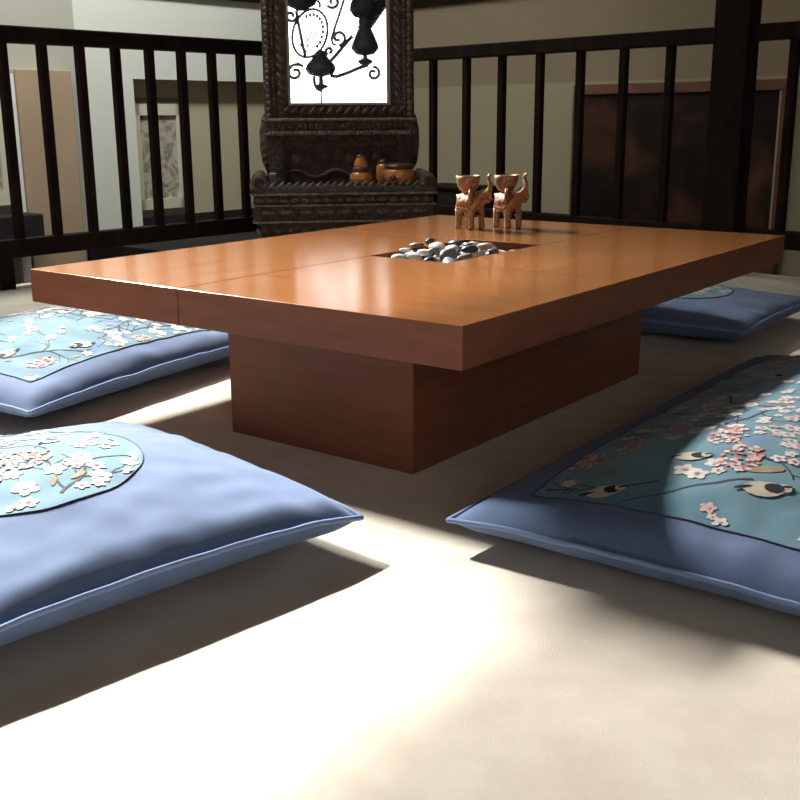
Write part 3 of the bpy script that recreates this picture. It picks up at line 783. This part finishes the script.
# leaning mirror frame
LEAN = math.radians(1.0); ZL = .628
FT = Matrix.Translation((0, YB + .01, ZL)) @ Matrix.Rotation(-LEAN, 4, 'X')     # x right, y back, z up along the frame
HM, gx0, gz0 = .72, .217, .066
b = MB(); b.box((-.335, .025, 0), (.335, .06, HM), FT, 0, .003); b.build('frame_backing', M['carve'], G)
b = MB(); b.box((-.285, -.008, 0), (.285, .03, gz0 - .010), FT, 0, .004).box((-.285, -.008, HM - .075), (.285, .03, HM), FT, 0, .004)
b.box((-.285, -.008, gz0 - .01), (-gx0 - .012, .03, HM - .075), FT, 0, .004).box((gx0 + .012, -.008, gz0 - .01), (.285, .03, HM - .075), FT, 0, .004)
b.build('inner_frame', M['carve'], G); b = MB()
for sx in (-1, 1):
    for k in range(15): b.tube([(sx * .262 + .012, -.008, .08 + k * .04), (sx * .262, -.013, .10 + k * .04), (sx * .262 - .012, -.008, .115 + k * .04)], [.004, .009, .004], 6, False, FT)
    b.build('leaf_carving', M['carve3'], G); b = MB()
for k in range(14): b.tube([(-.26 + k * .04, -.008, .018), (-.24 + k * .04, -.014, .035), (-.23 + k * .04, -.008, .05)], [.004, .009, .004], 6, False, FT)
b.build('leaf_carving', M['carve3'], G)
b = MB()
b.box((-gx0 - .012, -.013, gz0 - .010), (gx0 + .012, .028, gz0), FT).box((-gx0 - .012, -.013, HM - .085), (gx0 + .012, .028, HM - .075), FT)
b.box((-gx0 - .012, -.013, gz0), (-gx0, .028, HM - .085), FT).box((gx0, -.013, gz0), (gx0 + .012, .028, HM - .085), FT)
b.build('gilt_lip', M['lip'], G)
for sx in (-1, 1):
    b = MB(); b.box((sx * .310 - .027, -.012, 0), (sx * .310 + .027, .03, HM), FT, 0, .004)
    b.build('outer_column', M['carve'], G)
    b = MB()
    for k in range(27): b.ball((sx * .316, -.014, .012 + k * .0265), (.013, .010, .0135), FT, 0, 8, 5)
    for k in range(40): b.ball((sx * .293, -.013, .010 + k * .018), (.005, .005, .008), FT, 0, 6, 4)
    b.build('bead_carving', M['carve3'], G)
b = MB(); b.box((-.36, -.02, HM), (.36, .065, HM + .04), FT, 0, .006); bandbeads(b, -.34, .34, -.02, HM + .02, 24, (.011, .008, .013), FT); b.build('cornice', M['carve2'], G)
b = MB(); poly_ = [(-.30, HM + .04), (-.22, HM + .085), (-.12, HM + .10), (0, HM + .15), (.12, HM + .10), (.22, HM + .085), (.30, HM + .04)]
n = len(poly_); vs = [(x, .0, z) for x, z in poly_] + [(x, .04, z) for x, z in poly_]
b.add(vs, [tuple(range(n)), tuple(range(n, 2 * n))[::-1]] + [(i, n + i, n + (i + 1) % n, (i + 1) % n) for i in range(n)], 0, False, FT); b.build('crest', M['carve2'], G)
b = MB(); b.box((-gx0, .012, gz0), (gx0, .02, HM - .085), FT); b.build('mirror_glass', M['mirror'], G)
GM = Matrix.Translation(so) @ Matrix.Rotation(SR, 4, 'Z') @ Matrix.Scale(.941, 4)
def sl_(x, y, z): return GM @ V((x, y, z))
mp0 = GM @ (FT @ V((0, .012, .35))); mn = ((GM @ FT).to_3x3() @ V((0, -1, 0))).normalized()

# things on the shelf
def on_shelf(px, y=.06):
    # point on the shelf top at stand depth y, in line with the picture column px
    y *= .941; n = MSy; P = onpl(px, 180, so + MSy * y, n); return V((so.x, so.y, 0)) + MSx * (P - so).dot(MSx) + MSy * y + V((0, 0, so.z + .338 * .941 + .0008))
g = thing('gourd_jar', 'amber double-gourd jar with a dark waist, left of the other pots on the carved shelf', 'jar', on_shelf(361, .065))
b = MB(); b.lathe([(.0001, 0), (.036, .002), (.046, .014), (.049, .030), (.044, .046), (.034, .056)], 28); b.build('body', M['glaze'], g)
b = MB(); b.lathe([(.036, .054), (.040, .060), (.034, .070), (.028, .076)], 28); b.build('waist_band', M['umber'], g)
b = MB(); b.lathe([(.029, .074), (.030, .084), (.025, .098), (.019, .110), (.017, .116)], 28); b.build('neck', M['glaze'], g)
b = MB(); b.lathe([(.022, .115), (.021, .119), (.010, .125), (.005, .128)], 24); b.build('lid', M['umber'], g)
g = thing('squat_pot', 'wide squat amber pot with a dark lid at the right end of the carved shelf', 'pot', on_shelf(399.5, .078))
b = MB(); b.lathe([(.0001, 0), (.045, .002), (.060, .014), (.066, .034), (.064, .052), (.058, .066)], 32); b.build('body', M['glaze'], g)
b = MB(); b.lathe([(.060, .064), (.064, .072), (.059, .082), (.04, .088), (.0001, .090)], 32); b.build('lid', M['umber'], g)
for s_ in (-.03, .03): MB().ball((s_ * .3 - .018 if s_ < 0 else .04, -.064, .030), (.014, .006, .013), None, 0, 10, 6).build('stud', M['umber'], g) if s_ < 0 else None
g = thing('small_pot', 'small amber lidded pot half hidden behind the wide squat pot', 'pot', on_shelf(383.5, .158))
b = MB(); b.lathe([(.0001, 0), (.024, .002), (.031, .02), (.032, .045), (.031, .07), (.024, .085)], 24); b.build('body', M['glaze'], g)
b = MB(); b.lathe([(.026, .084), (.024, .092), (.012, .098), (.007, .106)], 20); b.build('lid', M['umber'], g)
g = MB(); g.lathe([(.0001, 0), (.013, .001), (.012, .006), (.009, .012), (.014, .022), (.018, .05), (.0185, .052), (.016, .05), (.012, .024), (.0001, .020)], 18)
o = g.build('shot_glass', M['pewter'], None); o.location = on_shelf(273, .07); tag(o, 'small grey glass cup at the left end of the carved shelf', 'cup')

# ------------------------------------------------------------------ elephants
def skin_mesh(name, verts, edges, radii, mat, parent):
    me = bpy.data.meshes.new(name); me.from_pydata(verts, edges, []); me.update()
    o = bpy.data.objects.new(name, me); COL.objects.link(o)
    o.modifiers.new('skin', 'SKIN'); sv = me.skin_vertices[0].data
    for i, r_ in enumerate(radii): sv[i].radius = (r_, r_)
    sv[0].use_root = True
    ss = o.modifiers.new('sub', 'SUBSURF'); ss.levels = 2; ss.render_levels = 2
    dg = bpy.context.evaluated_depsgraph_get(); dg.update()
    nm = bpy.data.meshes.new_from_object(o.evaluated_get(dg)); nm.name = name
    bpy.data.objects.remove(o)
    for p in nm.polygons: p.use_smooth = True
    nm.materials.clear(); nm.materials.append(mat)
    q = bpy.data.objects.new(name, nm); COL.objects.link(q); q.parent = parent; return q
def elephant(label):
    g = thing('elephant_figurine', label, 'figurine', group=None)
    vs = [(-.004, 0, .074), (-.028, 0, .070), (.020, 0, .077), (.038, 0, .094), (.054, 0, .097), (.068, 0, .103), (.079, 0, .114), (.080, 0, .128), (.071, 0, .139), (.071, 0, .149), (.083, 0, .153)]
    rs = [.026, .024, .023, .0185, .013, .0098, .0078, .0066, .0058, .0052, .0046]
    es = [(0, 1), (0, 2), (2, 3), (3, 4), (4, 5), (5, 6), (6, 7), (7, 8), (8, 9), (9, 10)]
    def chain(root, pts, rr_):
        prev = root
        for p, r_ in zip(pts, rr_): vs.append(p); rs.append(r_); es.append((prev, len(vs) - 1)); prev = len(vs) - 1
    for sy in (-1, 1):
        chain(1, [(-.032, sy * .017, .052), (-.031, sy * .019, .028), (-.031, sy * .019, .008), (-.029, sy * .019, .003)], [.0125, .0095, .010, .011])
        chain(2, [(.022, sy * .017, .054), (.023, sy * .019, .028), (.024, sy * .019, .008), (.026, sy * .019, .003)], [.012, .009, .010, .011])
    chain(1, [(-.052, 0, .068), (-.058, 0, .052), (-.057, 0, .034)], [.005, .003, .0035])
    skin_mesh('body', vs, es, rs, M['bronze'], g)
    for sy in (-1, 1):
        b = MB(); rot = Matrix.Rotation(sy * .75, 3, 'Z') @ Matrix.Rotation(-.2, 3, 'Y'); ec = V((.030, sy * .025, .092))
        b.ball(ec, (.018, .0045, .022), None, 0, 14, 8, rot)
        b.tube([ec + rot @ V((.015 * math.cos(t), sy * .004, .019 * math.sin(t))) for t in [2 * PI * i / 16 for i in range(16)]], .0036, 6, True)
        b.build('ear', M['bronze'], g)
        MB().tube([(.052, sy * .010, .087), (.064, sy * .014, .083), (.075, sy * .015, .088)], [.004, .0034, .001], 7).build('tusk', M['bronze'], g)
        MB().ball((.046, sy * .0145, .103), .003, None, 0, 8, 6).build('eye', M['umber'], g)
    b = MB()    # saddle cloth hugging the flanks
    na, nx = 20, 8; vs2 = []
    for i in range(nx + 1):
        x = -.030 + .044 * i / nx
        for k in range(na + 1):
            t = -2.0 + 4.0 * k / na; r_ = .0275 + .0012 * (k % 2); vs2.append((x, r_ * math.sin(t) * 1.0, .0735 + .06 * x + r_ * math.cos(t)))
    b.add(vs2, [(i * (na + 1) + k, i * (na + 1) + k + 1, (i + 1) * (na + 1) + k + 1, (i + 1) * (na + 1) + k) for i in range(nx) for k in range(na)], 0, True)
    for sy in (-1, 1):
        for i in range(8): b.ball((-.029 + .0062 * i, sy * .0262, .0585), .0032, None, 0, 6, 4)
        b.ball((-.008, sy * .0285, .074), (.010, .003, .010), None, 0, 10, 6)
    b.build('saddle_cloth', M['bronze'], g)
    b = MB(); b.lathe([(.0001, .096), (.014, .097), (.012, .101), (.022, .106), (.029, .118), (.0335, .136), (.0345, .146), (.032, .147), (.0305, .136), (.026, .120), (.018, .110), (.0001, .107)], 32, Matrix.Translation((-.014, 0, 0)))
    b.build('bowl', M['bronze'], g)
    return g
e = elephant('bronze elephant with raised trunk carrying a bowl, left of its twin on the table')
P1 = fl(471, 229, TZ); P2 = fl(508.5, 228, TZ)
e.location = P1 + V((0, .012, 0)); e.rotation_euler = (0, 0, math.radians(-53))
e2 = copy_tree(e); e2['label'] = 'bronze elephant with raised trunk carrying a bowl, right of its twin on the table'
e2.location = P2 + V((0, .012, 0)); e2.rotation_euler = (0, 0, math.radians(-60))
for o in (e, e2): o['group'] = 'elephant bowls on the table'; o.scale = (.98, .98, .98); o.location.z = TZ - .98 * min(v_.co.z for ch in o.children if ch.name.startswith('body') for v_ in ch.data.vertices) + .0003

# ------------------------------------------------------------------ iron lamp hanging over the table, seen in the mirror
YC = 1.3
def refl(px, py, yy=YC):
    d = ray(px, py); h = CAM + d * ((mp0 - CAM).dot(mn) / d.dot(mn)); r_ = d - mn * 2 * d.dot(mn)
    return h + r_ * ((yy - h.y) / r_.y)
def cq(x, y): return refl(270 + x / 5.714, y / 5.714)        # coordinates of the enlarged mirror view
SC = (cq(400, 300) - cq(300, 300)).length / 100
ctrp = cq(340, 200)
g = thing('iron_lamp', 'black wrought-iron hanging lamp with scrolls, reflected in the carved mirror', 'lamp', ctrp)
def fin(b, name):
    o = b.build(name, M['iron'], g, ctrp); o.location = (0, 0, 0); return o
def poly_t(pts, r_): return MB().tube([cq(*p) for p in pts], r_ * SC * 1.6, 7)
def spiral(cx, cy, r0, turns, a0, sgn=1): return [(cx + r0 * (1 - .75 * t) * math.cos(a0 + sgn * t * turns * 2 * PI), cy + r0 * (1 - .75 * t) * math.sin(a0 + sgn * t * turns * 2 * PI)) for t in [i / 28 for i in range(29)]]
def shade(prof, cx): # profile list (halfwidth, y)
    top = cq(cx, 0)
    b = MB(); base = cq(cx, prof[0][1])
    b.lathe([(max(.001, w_ * SC), cq(cx, y).z - base.z) for w_, y in prof][::-1], 24, Matrix.Translation(base)); return b
fin(shade([(6, 595), (5, 540), (4, 515), (40, 500), (42, 490), (14, 478), (12, 440), (70, 425), (88, 395), (80, 370), (45, 330), (30, 300), (14, 285)], 285 + 10), 'lamp_shade')
fin(shade([(12, 378), (42, 360), (42, 345), (14, 330), (12, 318), (50, 312), (78, 280), (76, 255), (50, 190), (30, 150), (38, 120), (30, 105), (60, 95), (85, 60), (80, 20), (60, -20), (20, -60)], 545), 'lamp_shade')
fin(shade([(14, 62), (30, 55), (80, 30), (95, 5), (90, -20), (40, -80), (10, -120)], 175), 'lamp_shade')
b = MB(); ca, sa = math.cos(.25), math.sin(.25)
ov = [(228 + 98 * math.cos(t) * ca + 140 * math.sin(t) * sa * -1, 190 + 98 * math.cos(t) * sa + 140 * math.sin(t) * ca) for t in [2 * PI * i / 48 for i in range(48)]]
b.tube([cq(*p) for p in ov], 8 * SC, 7, True); med = fin(b, 'medallion_ring')
b = MB()
for i in range(11):
    t = -2.2 + i * .28; x = 228 + 72 * math.cos(t) * ca - 108 * math.sin(t) * sa; y = 190 + 72 * math.cos(t) * sa + 108 * math.sin(t) * ca
    b.ball(cq(x, y), (9 * SC, 4 * SC, 12 * SC), None, 0, 8, 6)
for pts in ([(200, 320), (215, 270), (210, 220), (190, 180)], [(215, 270), (240, 230), (265, 190), (285, 175)], [(210, 240), (235, 200), (240, 160)], [(200, 300), (170, 250), (150, 240)], [(215, 290), (255, 265), (285, 250)]):
    b.tube([cq(*p) for p in pts], 4.2 * SC, 6)
fin(b, 'leaf_tracery')
for pts, r_ in (([(150, 60), (165, 150), (185, 250), (205, 335)], 6), ([(425, -10), (400, 70), (370, 160), (352, 220), (358, 250), (380, 258)], 5), ([(470, 205), (430, 250), (390, 300), (350, 345)], 7),
                ([(345, 432), (380, 438), (440, 418), (510, 388), (560, 372)], 7), ([(250, 435), (255, 480), (270, 510), (300, 520)], 6), ([(285, 45), (285, 20), (270, 0)], 5), ([(190, 380), (150, 360)], 6)):
    fin(poly_t(pts, r_), 'scroll_arm')
for sp_ in (spiral(390, 215, 45, 1.1, 1.5, -1), spiral(590, 420, 40, 1.2, -1.6), spiral(145, 415, 48, 1.2, -1.2, -1), spiral(340, 292, 24, 1.0, 2.0), spiral(360, 10, 38, 1.1, 2.6, -1), spiral(120, 90, 36, 1.1, 0)):
    fin(poly_t(sp_, 6), 'scroll')
b = MB(); t0 = cq(350, -90); t1 = V((t0.x, t0.y, CEIL)); b.tube([cq(175, -110), cq(350, -140), cq(545, -60)], 7 * SC, 7); b.tube([cq(350, -140), V((cq(350, -140).x, YC, CEIL - .002))], 8 * SC, 8)
fin(b, 'hanging_rod')
# dark rafter brace in front of the back window (also only seen in the mirror)
q0 = refl(365, 27, BACK + .5); q1 = refl(392, -12, BACK + .5)
dq = (q1 - q0).normalized(); b = MB().tube([q0 - dq * .05, q1 + dq * .9], .085, 4); struct(b.build('trim_5', M['rail']))

# ------------------------------------------------------------------ look
sc.view_settings.view_transform = 'Standard'; sc.view_settings.look = 'None'; sc.view_settings.gamma = 1; sc.view_settings.use_curve_mapping = False
sc.view_settings.exposure = 0.0
try:
    sc.cycles.use_denoising = True; sc.cycles.max_bounces = 10; sc.cycles.diffuse_bounces = 5; sc.cycles.glossy_bounces = 5; sc.cycles.sample_clamp_indirect = 8
except Exception: pass
